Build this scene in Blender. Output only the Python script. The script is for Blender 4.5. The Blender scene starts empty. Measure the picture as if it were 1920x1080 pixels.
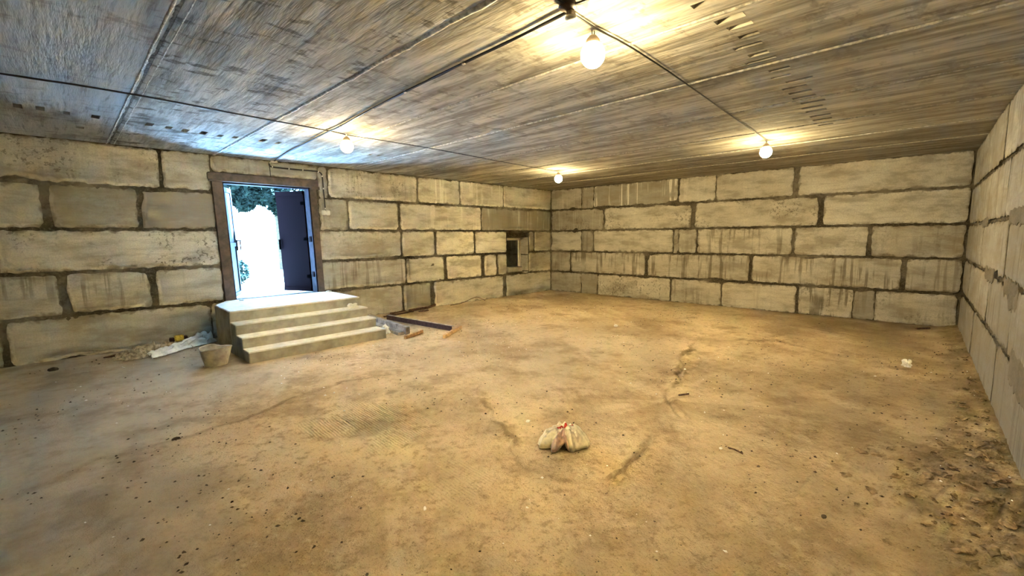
import bpy, bmesh, math, random
import numpy as np
from mathutils import Vector, Matrix, noise as mnoise

random.seed(7)
SC = bpy.context.scene
COL = SC.collection

# ------------------------------------------------------------------ camera
W = 8.618            # plane of the wall with the door (y)
KB = 10.428          # far corner (x)
BANG = math.radians(-88.076)
CANG = math.radians(2.1375)
LB = 8.8225
DB = Vector((math.cos(BANG), math.sin(BANG), 0))
K1 = Vector((KB, W, 0))
K2 = K1 + DB * LB
DC = Vector((-math.cos(CANG), -math.sin(CANG), 0))
XL = -3.0            # wall behind the viewer
H = 3.0

cam = bpy.data.cameras.new('camera')
cam.sensor_fit = 'HORIZONTAL'; cam.sensor_width = 36.0
cam.lens = 830.0 / 1920.0 * 36.0
cam.clip_start = 0.02; cam.clip_end = 300
cam_o = bpy.data.objects.new('camera', cam); COL.objects.link(cam_o)
ri = Vector((0.701514, -0.712606, -0.008456)); up = Vector((0.088082, 0.074923, 0.993292)); fw = Vector((0.707191, 0.697553, -0.115327))
cam_o.matrix_world = Matrix(((ri.x, up.x, -fw.x, 0), (ri.y, up.y, -fw.y, 0), (ri.z, up.z, -fw.z, 1.636), (0, 0, 0, 1)))
SC.camera = cam_o

# ------------------------------------------------------------------ sky, sun, exposure
SC.view_settings.view_transform = 'Standard'
SC.view_settings.look = 'None'
SC.view_settings.gamma = 1.0
SC.view_settings.use_curve_mapping = False
SC.view_settings.exposure = 0.0
LAMP = 1130.0
LAMP_COL = (1.0, 0.775, 0.385)
SKY = 42.0
SUN = 1350.0
wd = bpy.data.worlds.new('sky'); SC.world = wd; wd.use_nodes = True
bg = wd.node_tree.nodes['Background']
bg.inputs['Color'].default_value = (0.29, 0.56, 1.0, 1)
bg.inputs['Strength'].default_value = SKY
sl = bpy.data.lights.new('sun', 'SUN'); sl.energy = SUN; sl.angle = math.radians(0.6); sl.color = (0.25, 0.53, 1.0)
so = bpy.data.objects.new('sun', sl); COL.objects.link(so)
so.rotation_euler = Vector((-0.72, 0.06, -0.69)).to_track_quat('-Z', 'Y').to_euler()
SC.cycles.max_bounces = 6; SC.cycles.adaptive_threshold = 0.03; SC.cycles.diffuse_bounces = 3; SC.cycles.glossy_bounces = 2; SC.cycles.transmission_bounces = 4
SC.cycles.sample_clamp_indirect = 0.0
SC.cycles.caustics_reflective = False; SC.cycles.caustics_refractive = False

# ------------------------------------------------------------------ helpers
def lin(r, g, b):
    f = lambda c: (c / 255 / 12.92) if c / 255 <= 0.04045 else ((c / 255 + 0.055) / 1.055) ** 2.4
    return (f(r), f(g), f(b), 1.0)

def tag(o, label=None, cat=None, group=None, kind=None):
    if label: o['label'] = label
    if cat: o['category'] = cat
    if group: o['group'] = group
    if kind: o['kind'] = kind
    return o

def link(name, me, mat=None, parent=None, smooth=None):
    if mat is not None and len(me.materials) == 0: me.materials.append(mat)
    o = bpy.data.objects.new(name, me); COL.objects.link(o)
    if parent is not None:
        o.parent = parent
        o.matrix_parent_inverse = parent.matrix_world.inverted() if False else Matrix.Identity(4)
    if smooth is not None:
        me.polygons.foreach_set('use_smooth', [True] * len(me.polygons))
        if smooth < 180: me.set_sharp_from_angle(angle=math.radians(smooth))
    return o

def empty(name, loc=(0, 0, 0), rz=0.0):
    o = bpy.data.objects.new(name, None); COL.objects.link(o)
    o.location = loc; o.rotation_euler = (0, 0, rz); o.empty_display_size = 0.1
    return o

class MB:
    """collects geometry for one mesh"""
    def __init__(s): s.v = []; s.f = []
    def add(s, vs, fs):
        n = len(s.v); s.v += [tuple(v) for v in vs]; s.f += [tuple(i + n for i in f) for f in fs]
        return s
    def box(s, x0, x1, y0, y1, z0, z1):
        return s.add([(x0, y0, z0), (x1, y0, z0), (x1, y1, z0), (x0, y1, z0), (x0, y0, z1), (x1, y0, z1), (x1, y1, z1), (x0, y1, z1)],
                     [(0, 3, 2, 1), (4, 5, 6, 7), (0, 1, 5, 4), (1, 2, 6, 5), (2, 3, 7, 6), (3, 0, 4, 7)])
    def prism(s, poly, z0, z1):
        n = len(poly)
        return s.add([(x, y, z0) for x, y in poly] + [(x, y, z1) for x, y in poly],
                     [tuple(range(n))[::-1], tuple(range(n, 2 * n))] + [(i, (i + 1) % n, n + (i + 1) % n, n + i) for i in range(n)])
    def tube(s, pts, r, n=6, cap=True):
        pts = [Vector(p) for p in pts]; rings = []
        u = None
        for i, p in enumerate(pts):
            t = (pts[min(i + 1, len(pts) - 1)] - pts[max(i - 1, 0)]).normalized()
            if u is None:
                u = t.orthogonal().normalized()
            else:
                u = (u - t * u.dot(t)).normalized()
            w = t.cross(u)
            rr = r[i] if isinstance(r, (list, tuple)) else r
            rings.append([p + (u * math.cos(2 * math.pi * k / n) + w * math.sin(2 * math.pi * k / n)) * rr for k in range(n)])
        vs = [v for ring in rings for v in ring]; fs = []
        for i in range(len(pts) - 1):
            for k in range(n):
                a = i * n + k; b = i * n + (k + 1) % n
                fs.append((a, b, b + n, a + n))
        if cap:
            fs.append(tuple(range(n))[::-1]); fs.append(tuple(range(len(vs) - n, len(vs))))
        return s.add(vs, fs)
    def lathe(s, prof, n=24, c=(0, 0, 0), close=True):
        vs = []; fs = []
        for r, z in prof:
            for k in range(n):
                a = 2 * math.pi * k / n
                vs.append((c[0] + r * math.cos(a), c[1] + r * math.sin(a), c[2] + z))
        for i in range(len(prof) - 1):
            for k in range(n):
                a = i * n + k; b = i * n + (k + 1) % n
                fs.append((a, b, b + n, a + n))
        if close:
            fs.append(tuple(range(n))[::-1]); fs.append(tuple(range(len(vs) - n, len(vs))))
        return s.add(vs, fs)
    def beam(s, a, b, w, h, upv=(0, 0, 1)):
        """rectangular bar from a to b, w across, h along upv"""
        a = Vector(a); b = Vector(b); t = (b - a).normalized(); uz = Vector(upv); uz = (uz - t * uz.dot(t)).normalized(); sx = t.cross(uz)
        vs = []
        for p in (a, b):
            for i, j in ((-1, -1), (1, -1), (1, 1), (-1, 1)):
                vs.append(p + sx * (i * w / 2) + uz * (j * h / 2))
        return s.add(vs, [(0, 1, 2, 3), (7, 6, 5, 4), (0, 4, 5, 1), (1, 5, 6, 2), (2, 6, 7, 3), (3, 7, 4, 0)])
    def mesh(s, name):
        me = bpy.data.meshes.new(name); me.from_pydata(s.v, [], s.f); me.validate(); me.update()
        bm = bmesh.new(); bm.from_mesh(me); bmesh.ops.recalc_face_normals(bm, faces=bm.faces); bm.to_mesh(me); bm.free()
        return me
    def build(s, name, mat, parent=None, smooth=None, bevel=0.0, seg=1):
        me = s.mesh(name)
        if bevel > 0:
            bm = bmesh.new(); bm.from_mesh(me)
            bmesh.ops.bevel(bm, geom=list(bm.edges), offset=bevel, segments=seg, affect='EDGES', clamp_overlap=True)
            bm.to_mesh(me); bm.free()
        return link(name, me, mat, parent, smooth)

def nz(x, y, z=0.0): return mnoise.noise(Vector((x, y, z)))

def vnoise(x, y, seed=0):
    """vectorised value noise in [-1, 1]"""
    xi = np.floor(x).astype(np.int64); yi = np.floor(y).astype(np.int64)
    fx = x - xi; fy = y - yi
    fx = fx * fx * (3 - 2 * fx); fy = fy * fy * (3 - 2 * fy)
    def hsh(a, b):
        n = (a * 374761393 + b * 668265263 + seed * 1274126177) & 0x7fffffff
        n = ((n ^ (n >> 13)) * 1274126177) & 0x7fffffff
        return ((n ^ (n >> 16)) & 0xffff) / 32767.5 - 1.0
    a = hsh(xi, yi); b = hsh(xi + 1, yi); c = hsh(xi, yi + 1); d = hsh(xi + 1, yi + 1)
    return (a * (1 - fx) + b * fx) * (1 - fy) + (c * (1 - fx) + d * fx) * fy

def fbm(x, y, seed=0, oct=4):
    s = 0; a = 0.5
    for i in range(oct):
        s = s + a * vnoise(x, y, seed + i * 17); x = x * 2.03 + 5.1; y = y * 2.03 + 3.7; a *= 0.5
    return s

def seg_dist(X, Y, pts):
    d = np.full(X.shape, 1e9)
    for (x0, y0), (x1, y1) in zip(pts[:-1], pts[1:]):
        dx, dy = x1 - x0, y1 - y0
        t = np.clip(((X - x0) * dx + (Y - y0) * dy) / (dx * dx + dy * dy), 0, 1)
        d = np.minimum(d, np.hypot(X - x0 - t * dx, Y - y0 - t * dy))
    return d

# ------------------------------------------------------------------ materials
class NT:
    def __init__(s, name):
        s.m = bpy.data.materials.new(name); s.m.use_nodes = True; s.t = s.m.node_tree
        s.b = s.t.nodes['Principled BSDF']; s.o = s.t.nodes['Material Output']
    def n(s, typ, **kw):
        nd = s.t.nodes.new(typ)
        for k, v in kw.items(): setattr(nd, k, v)
        return nd
    def set(s, sock, v):
        if isinstance(v, bpy.types.NodeSocket): s.t.links.new(v, sock)
        else: sock.default_value = v
    def pos(s):
        if not hasattr(s, '_p'): s._p = s.n('ShaderNodeNewGeometry').outputs['Position']
        return s._p
    def mapv(s, v, scale=(1, 1, 1), loc=(0, 0, 0), rot=(0.61, 0.87, 0.53)):
        nd = s.n('ShaderNodeMapping'); s.set(nd.inputs['Vector'], v)
        nd.inputs['Scale'].default_value = scale; nd.inputs['Location'].default_value = loc; nd.inputs['Rotation'].default_value = rot
        return nd.outputs[0]
    def tilt(s, v):
        if not hasattr(s, '_t'): s._t = s.mapv(v)
        return s._t
    def noise(s, v, scale, detail=4, rough=0.55, dist=0.0):
        nd = s.n('ShaderNodeTexNoise'); s.set(nd.inputs['Vector'], s.tilt(v) if v is getattr(s, '_p', None) else v)
        nd.inputs['Scale'].default_value = scale; nd.inputs['Detail'].default_value = detail
        nd.inputs['Roughness'].default_value = rough; nd.inputs['Distortion'].default_value = dist
        return nd.outputs[0]
    def ramp(s, f, a, b, lo=0.0, hi=1.0):
        nd = s.n('ShaderNodeMapRange'); nd.interpolation_type = 'SMOOTHSTEP'
        s.set(nd.inputs[0], f); nd.inputs[1].default_value = a; nd.inputs[2].default_value = b
        s.set(nd.inputs[3], lo); s.set(nd.inputs[4], hi)
        return nd.outputs[0]
    def math(s, op, a, b=0.0, c=None):
        nd = s.n('ShaderNodeMath', operation=op); s.set(nd.inputs[0], a); s.set(nd.inputs[1], b)
        if c is not None: s.set(nd.inputs[2], c)
        return nd.outputs[0]
    def mix(s, f, a, b, blend='MIX'):
        nd = s.n('ShaderNodeMix', data_type='RGBA', blend_type=blend)
        s.set(nd.inputs[0], f); s.set(nd.inputs[6], a); s.set(nd.inputs[7], b)
        return nd.outputs[2]
    def attr(s, name):
        nd = s.n('ShaderNodeAttribute', attribute_type='OBJECT', attribute_name=name)
        return nd.outputs['Fac']
    def bump(s, h, strength, dist, normal=None):
        nd = s.n('ShaderNodeBump'); s.set(nd.inputs['Height'], h)
        nd.inputs['Strength'].default_value = strength; nd.inputs['Distance'].default_value = dist
        if normal is not None: s.set(nd.inputs['Normal'], normal)
        return nd.outputs[0]
    def done(s, col=None, rough=0.9, normal=None, metal=0.0, spec=0.2):
        if col is not None: s.set(s.b.inputs['Base Color'], col)
        s.set(s.b.inputs['Roughness'], rough); s.b.inputs['Metallic'].default_value = metal
        s.b.inputs['Specular IOR Level'].default_value = spec
        if normal is not None: s.set(s.b.inputs['Normal'], normal)
        return s.m

def plain(name, col, rough=0.8, metal=0.0, spec=0.3, var=0.25, scale=12.0, bump=0.0):
    t = NT(name); p = t.pos()
    n = t.noise(p, scale, 3, 0.62)
    c = t.mix(t.ramp(n, 0.3, 0.7), tuple(x * (1 - var) for x in col[:3]) + (1,), tuple(min(1, x * (1 + var)) for x in col[:3]) + (1,))
    nm = t.bump(n, bump, 0.01) if bump else None
    return t.done(c, rough, nm, metal, spec)

def make_block_mat():
    t = NT('cast_concrete_block'); p = t.pos()
    oi = t.n('ShaderNodeObjectInfo').outputs['Random']
    comb = t.n('ShaderNodeCombineXYZ'); off = t.math('MULTIPLY', oi, 37.0)
    for i in range(3): t.set(comb.inputs[i], off)
    va = t.n('ShaderNodeVectorMath', operation='ADD'); t.set(va.inputs[0], p); t.set(va.inputs[1], comb.outputs[0]); q = va.outputs[0]
    tone = t.attr('tone')
    base = t.mix(tone, (0.14, 0.122, 0.090, 1), (0.74, 0.705, 0.60, 1))
    # cloudy casting marks, wider than high
    big = t.noise(t.mapv(q, (0.8, 0.8, 2.2)), 1.9, 4, 0.64)
    base = t.mix(t.ramp(big, 0.44, 0.66, 0.0, 0.66), base, (0.26, 0.222, 0.155, 1))
    base = t.mix(t.math('MULTIPLY', t.ramp(big, 0.46, 0.28, 0.0, 0.62), tone), base, (0.82, 0.785, 0.67, 1))
    # trowel / form streaks lying flat
    st = t.noise(t.mapv(q, (1.2, 1.2, 14)), 1.6, 3, 0.65)
    base = t.mix(t.ramp(st, 0.52, 0.72, 0.0, 0.30), base, (0.22, 0.185, 0.13, 1))
    # dark running stains
    dr = t.noise(t.mapv(q, (9, 9, 0.55)), 1.3, 3, 0.65)
    drm = t.math('MULTIPLY', t.ramp(dr, 0.5, 0.6), t.attr('drip'))
    msk = t.noise(q, 1.8, 2); drm = t.math('MULTIPLY', drm, t.ramp(msk, 0.36, 0.56))
    base = t.mix(t.math('MULTIPLY', drm, 0.8), base, (0.13, 0.108, 0.072, 1))
    # pitted speckle
    sp = t.noise(q, 19, 3, 0.68)
    spm = t.math('MULTIPLY', t.ramp(sp, 0.55, 0.60), t.ramp(msk, 0.43, 0.6))
    spm = t.math('MULTIPLY', spm, t.attr('speck'))
    base = t.mix(t.math('MULTIPLY', spm, 0.85), base, (0.10, 0.085, 0.06, 1))
    # white lime runs
    lm = t.noise(t.mapv(q, (11, 11, 0.5)), 1.1, 2, 0.6)
    lmm = t.math('MULTIPLY', t.math('MULTIPLY', t.ramp(lm, 0.56, 0.63), t.attr('lime')), t.ramp(msk, 0.62, 0.5))
    base = t.mix(t.math('MULTIPLY', lmm, 0.85), base, (0.86, 0.84, 0.76, 1))
    rim = t.n('ShaderNodeAttribute', attribute_type='GEOMETRY', attribute_name='rim').outputs['Fac']
    rn = t.noise(q, 5.5, 3, 0.68)
    rmm = t.ramp(t.math('ADD', t.math('MULTIPLY', rim, 0.46), rn), 0.84, 1.04, 0.0, 0.72)
    base = t.mix(rmm, base, (0.125, 0.102, 0.066, 1))
    fine = t.noise(q, 60, 1, 0.7)
    base = t.mix(t.ramp(fine, 0.3, 0.75, 0.0, 0.35), base, (0.28, 0.25, 0.19, 1))
    hgt = t.noise(q, 11, 4, 0.72)
    nm = t.bump(hgt, 0.55, 0.012)
    return t.done(base, 0.93, nm, spec=0.15)

def make_mortar_mat():
    t = NT('damp_mortar'); p = t.pos()
    n = t.noise(p, 1.1, 2); f = t.noise(p, 34, 2, 0.7); m = t.noise(p, 7, 3, 0.65)
    c = t.mix(t.ramp(n, 0.42, 0.66), (0.060, 0.050, 0.033, 1), (0.205, 0.178, 0.130, 1))
    c = t.mix(t.ramp(m, 0.42, 0.66, 0, 0.6), c, (0.045, 0.037, 0.024, 1))
    c = t.mix(t.ramp(f, 0.45, 0.8, 0, 0.5), c, (0.25, 0.22, 0.165, 1))
    nm = t.bump(m, 0.9, 0.03)
    return t.done(c, 0.95, nm, spec=0.1)

def make_ceiling_mat():
    t = NT('ceiling_slab_concrete'); p = t.pos()
    s1 = t.noise(t.mapv(p, (7, 0.7, 1)), 1.0, 5, 0.72)              # drawn along the slab
    s3 = t.noise(t.mapv(p, (2.2, 1.0, 1)), 1.0, 4, 0.66)            # broad clouds
    s4 = t.noise(t.mapv(p, (3.6, 6.5, 1)), 1.0, 4, 0.68)   # blotches
    s5 = t.noise(t.mapv(p, (26, 2.2, 1)), 1.0, 2, 0.6)
    smooth = t.attr('smooth')
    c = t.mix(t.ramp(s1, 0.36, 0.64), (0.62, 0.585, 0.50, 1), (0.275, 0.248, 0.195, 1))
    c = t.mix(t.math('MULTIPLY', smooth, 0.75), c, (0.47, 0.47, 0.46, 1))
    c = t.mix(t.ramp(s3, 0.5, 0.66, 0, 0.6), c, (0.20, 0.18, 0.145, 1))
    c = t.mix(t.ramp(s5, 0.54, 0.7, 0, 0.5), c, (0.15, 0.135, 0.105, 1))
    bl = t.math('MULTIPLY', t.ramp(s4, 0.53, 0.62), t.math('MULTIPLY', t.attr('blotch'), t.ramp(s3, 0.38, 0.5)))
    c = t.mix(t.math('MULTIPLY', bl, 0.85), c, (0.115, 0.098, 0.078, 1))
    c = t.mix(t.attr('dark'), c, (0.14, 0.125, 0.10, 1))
    hh = t.math('ADD', s1, t.math('MULTIPLY', s3, 1.2))
    nm = t.bump(hh, 0.8, 0.024)
    return t.done(c, 0.92, nm, spec=0.15)

def make_floor_mat():
    t = NT('dusty_concrete_floor'); p = t.pos()
    big = t.noise(p, 0.55, 3, 0.64); mid = t.noise(p, 1.9, 4, 0.7); f = t.noise(p, 13, 4, 0.76); ff = t.noise(p, 75, 1, 0.7)
    rad = t.noise(t.mapv(t.mapv(p, rot=(0, 0, 0.55)), (2.6, 0.5, 1)), 1.0, 4, 0.66)
    c = t.mix(t.ramp(big, 0.36, 0.64), (0.62, 0.47, 0.285, 1), (0.375, 0.265, 0.145, 1))
    c = t.mix(t.ramp(rad, 0.5, 0.7, 0, 0.5), c, (0.70, 0.56, 0.36, 1))
    c = t.mix(t.ramp(mid, 0.5, 0.68, 0, 0.6), c, (0.27, 0.185, 0.098, 1))
    c = t.mix(t.ramp(f, 0.51, 0.66, 0, 0.6), c, (0.25, 0.17, 0.088, 1))
    c = t.mix(t.ramp(f, 0.46, 0.3, 0, 0.35), c, (0.66, 0.53, 0.34, 1))
    c = t.mix(t.ramp(ff, 0.6, 0.72, 0, 0.55), c, (0.16, 0.11, 0.06, 1))
    at = t.n('ShaderNodeAttribute', attribute_type='GEOMETRY', attribute_name='dirt').outputs['Fac']
    c = t.mix(t.math('MULTIPLY', at, 0.8), c, (0.165, 0.115, 0.058, 1))
    gy = t.n('ShaderNodeAttribute', attribute_type='GEOMETRY', attribute_name='grey').outputs['Fac']
    c = t.mix(gy, c, t.mix(t.ramp(mid, 0.4, 0.65), (0.43, 0.37, 0.285, 1), (0.285, 0.235, 0.17, 1)))
    du = t.n('ShaderNodeAttribute', attribute_type='GEOMETRY', attribute_name='dust').outputs['Fac']
    c = t.mix(t.math('MULTIPLY', du, t.ramp(mid, 0.62, 0.42, 0.25, 0.8)), c, (0.72, 0.575, 0.37, 1))
    # ribbed prints of a tyre / roller pressed in the screed
    tr = t.n('ShaderNodeAttribute', attribute_type='GEOMETRY', attribute_name='tread').outputs['Fac']
    wv = t.n('ShaderNodeTexWave', wave_type='BANDS', bands_direction='X'); t.set(wv.inputs['Vector'], t.mapv(p, (1, 1, 1), rot=(0, 0, 0.03)))
    wv.inputs['Scale'].default_value = 13.0; wv.inputs['Distortion'].default_value = 3.0; wv.inputs['Detail'].default_value = 3
    trw = t.math('MULTIPLY', wv.outputs['Fac'], tr)
    c = t.mix(t.math('MULTIPLY', t.math('MULTIPLY', t.math('SUBTRACT', 1.0, wv.outputs['Fac']), tr), 0.55), c, (0.24, 0.165, 0.09, 1))
    hgt = t.math('ADD', f, t.math('MULTIPLY', trw, 0.5))
    nm = t.bump(hgt, 0.9, 0.026)
    return t.done(c, 0.95, nm, spec=0.12)

M = {}
M['block'] = make_block_mat()
M['mortar'] = make_mortar_mat()
M['ceiling'] = make_ceiling_mat()
M['floor'] = make_floor_mat()
M['grout'] = plain('pale_seam_grout', (0.62, 0.60, 0.54, 1), 0.95, var=0.4, scale=25, bump=0.6)
M['grout_dim'] = plain('seam_grout', (0.42, 0.40, 0.345, 1), 0.95, var=0.4, scale=25, bump=0.6)
M['grout_dark'] = plain('dark_seam_grout', (0.13, 0.12, 0.10, 1), 0.95, var=0.6, scale=25, bump=0.6)
M['steps'] = plain('cast_step_concrete', (0.36, 0.33, 0.27, 1), 0.92, var=0.20, scale=5, bump=0.35, spec=0.15)  # tone lowered so the daylit tread tops stand out
M['tread'] = plain('daylit_tread_concrete', (0.70, 0.68, 0.64, 1), 0.85, var=0.12, scale=9, bump=0.3, spec=0.2)  # step concrete paled to put the doorway daylight into the tops
M['frame'] = plain('brown_frame_paint', (0.075, 0.052, 0.040, 1), 0.55, var=0.35, scale=9, bump=0.2, spec=0.4)
M['frame_steel'] = plain('scuffed_steel_lining', (0.014, 0.011, 0.016, 1), 0.7, var=0.6, scale=7, spec=0.05)
M['leaf'] = plain('maroon_door_paint', (0.0034, 0.0009, 0.0016, 1), 0.9, var=0.15, scale=3, spec=0.03)
M['black'] = plain('black_cable', (0.018, 0.016, 0.015, 1), 0.6, var=0.2)
M['dark_metal'] = plain('dark_metal', (0.0008, 0.0008, 0.0008, 1), 0.95, var=0.2, spec=0.0)
M['leaf_daylit'] = plain('daylit_door_paint', (0.020, 0.026, 0.034, 1), 0.7, var=0.35, scale=3, spec=0.1)  # lighter copy of the door paint, sunlight on the left leaf painted in
M['clip'] = plain('white_plastic', (0.72, 0.69, 0.60, 1), 0.5, var=0.06, spec=0.4)
M['socket'] = plain('lamp_socket', (0.30, 0.24, 0.19, 1), 0.6, var=0.15)
M['wood'] = plain('raw_wood', (0.50, 0.33, 0.17, 1), 0.85, var=0.3, scale=22, bump=0.3)
M['grey_wood'] = plain('cement_stained_board', (0.36, 0.32, 0.28, 1), 0.9, var=0.4, scale=8, bump=0.2)
M['maroon_bar'] = plain('rusty_angle_bar', (0.055, 0.030, 0.028, 1), 0.6, var=0.35, scale=14, metal=0.2)
M['rod'] = plain('rusty_rod', (0.105, 0.055, 0.032, 1), 0.85, var=0.4, scale=30)
M['bucket'] = plain('cement_caked_bucket', (0.38, 0.355, 0.31, 1), 0.9, var=0.25, scale=9, bump=0.25)
M['bucket_rim'] = plain('pale_bucket_rim', (0.50, 0.47, 0.41, 1), 0.85, var=0.25, scale=20)
M['plastic'] = plain('white_plastic_film', (0.80, 0.80, 0.79, 1), 0.28, var=0.15, scale=9, spec=0.6)
M['sack'] = plain('dusty_sackcloth', (0.40, 0.33, 0.22, 1), 0.92, var=0.35, scale=18, bump=0.3)
M['yellow'] = plain('yellow_packet', (0.58, 0.42, 0.07, 1), 0.5, var=0.25, scale=40)
M['cloth'] = plain('cream_woven_bag', (0.86, 0.81, 0.64, 1), 0.8, var=0.16, scale=26, bump=0.35)
M['pink'] = plain('pink_bag_lining', (0.74, 0.55, 0.47, 1), 0.8, var=0.2, scale=30, bump=0.2)
M['red'] = plain('red_print', (0.55, 0.05, 0.025, 1), 0.7, var=0.3, scale=60)
M['chip'] = plain('white_plaster', (0.80, 0.78, 0.70, 1), 0.9, var=0.08, scale=40)
M['clod'] = plain('earth_clod', (0.27, 0.19, 0.10, 1), 0.95, var=0.4, scale=20, bump=0.4)
M['pebble'] = plain('dark_pebble', (0.09, 0.065, 0.04, 1), 0.95, var=0.6, scale=9)
M['win_frame'] = plain('white_window_frame', (0.78, 0.74, 0.64, 1), 0.5, var=0.1)
M['brown_box'] = plain('brown_junction_box', (0.045, 0.028, 0.018, 1), 0.5, var=0.2)
M['pit'] = plain('earth_pit', (0.06, 0.065, 0.03, 1), 0.95, var=0.4, scale=5)
M['outside'] = plain('pale_yard_concrete', (0.62, 0.62, 0.60, 1), 0.95, var=0.12, scale=2)
M['far_ground'] = plain('darkened_far_ground', (0.06, 0.06, 0.035, 1), 0.95, var=0.4, scale=6, bump=0.5)
M['render_wall'] = plain('white_rendered_wall', (0.80, 0.80, 0.78, 1), 0.95, var=0.06, scale=2)
M['leafgreen'] = plain('tree_leaf', (0.011, 0.018, 0.014, 1), 0.9, var=0.5, scale=5, spec=0.02)
M['bark'] = plain('bark', (0.10, 0.075, 0.05, 1), 0.95, var=0.4, scale=16, bump=0.5)
_g = NT('window_glass'); _g.b.inputs['Transmission Weight'].default_value = 1.0
M['glass'] = _g.done((0.75, 0.82, 0.75, 1), 0.03, spec=0.5)

def make_bulb_mat():
    t = NT('glowing_bulb')
    g = t.n('ShaderNodeNewGeometry').outputs['Normal']
    sx = t.n('ShaderNodeSeparateXYZ'); t.set(sx.inputs[0], g)
    st = t.ramp(sx.outputs[2], -0.45, 0.30, LAMP, LAMP * 0.045)      # the diode board inside faces down
    e = t.n('ShaderNodeEmission'); e.inputs['Color'].default_value = LAMP_COL + (1,); t.set(e.inputs['Strength'], st)
    t.t.links.new(e.outputs[0], t.o.inputs['Surface'])
    return t.m
M['bulb'] = make_bulb_mat()

# ------------------------------------------------------------------ walls of cast blocks
def wall_frame(origin, direction, normal_in):
    """u along the wall, z up, d = depth away from the room"""
    o = Vector(origin); d = Vector(direction).normalized(); n = Vector(normal_in).normalized()
    return lambda u, z, dep: o + d * u - n * dep + Vector((0, 0, z))

fA = wall_frame((0, W, 0), (1, 0, 0), (0, -1, 0))
nB = Vector((DB.y, -DB.x, 0)); nB = nB if nB.x < 0 else -nB
fB = wall_frame(K1, DB, nB)
nC = Vector((-DC.y, DC.x, 0)); nC = nC if nC.y > 0 else -nC
fC = wall_frame(K2, DC, nC)
fD = wall_frame((XL, -1.2, 0), (0, 1, 0), (1, 0, 0))

def mortar_wall(name, fr, u0, u1, holes, thick, seed, step=0.045):
    """mortar bed showing between the blocks: a rough face, with the wall's body behind"""
    us = list(np.arange(u0, u1, step)) + [u1]; zs = list(np.arange(-0.06, H + 0.06, step)) + [H + 0.08]
    for (a, b, c, d) in holes:
        us += [a, b]; zs += [c, d]
    def clean(l, keep):
        l = sorted(set(round(float(x), 4) for x in l)); out = []
        for x in l:
            if out and x - out[-1] < 0.012 and x not in keep: continue
            if out and x - out[-1] < 0.012 and x in keep and out[-1] not in keep: out.pop()
            out.append(x)
        return np.array(out)
    us = clean(us, set(round(v, 4) for h in holes for v in h[:2])); zs = clean(zs, set(round(v, 4) for h in holes for v in h[2:]))
    U, Z = np.meshgrid(us, zs, indexing='ij')
    D = 0.021 + 0.020 * fbm(U * 2.2, Z * 2.2 + seed * 3.1, seed) + 0.016 * fbm(U * 11, Z * 11, seed + 5, 3)
    D = np.clip(D, 0.004, 0.05)
    nu, nzz = len(us), len(zs)
    b = MB(); b.v = [tuple(fr(U[i, j], Z[i, j], D[i, j])) for i in range(nu) for j in range(nzz)]
    for i in range(nu - 1):
        for j in range(nzz - 1):
            cu = (us[i] + us[i + 1]) / 2; cz = (zs[j] + zs[j + 1]) / 2
            if any(h[0] < cu < h[1] and h[2] < cz < h[3] for h in holes): continue
            a = i * nzz + j; b.f.append((a, a + nzz, a + nzz + 1, a + 1))
    # body behind the face
    def body(a, c, z0, z1):
        vs = [fr(u, z, d) for d in (0.03, thick) for u, z in ((a, z0), (c, z0), (c, z1), (a, z1))]
        b.add(vs, [(4, 5, 6, 7), (0, 1, 5, 4), (1, 2, 6, 5), (2, 3, 7, 6), (3, 0, 4, 7)])
    cuts = sorted(holes)
    x = u0
    for (a, c, z0, z1) in cuts:
        body(x, a, -0.06, H + 0.2); body(a, c, z1, H + 0.2); body(a, c, -0.06, z0); x = c
    body(x, u1, -0.06, H + 0.2)
    me = bpy.data.meshes.new(name); me.from_pydata(b.v, [], b.f); me.update()
    o = link(name, me, M['mortar'], None, 50)
    return tag(o, kind='structure')

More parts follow.
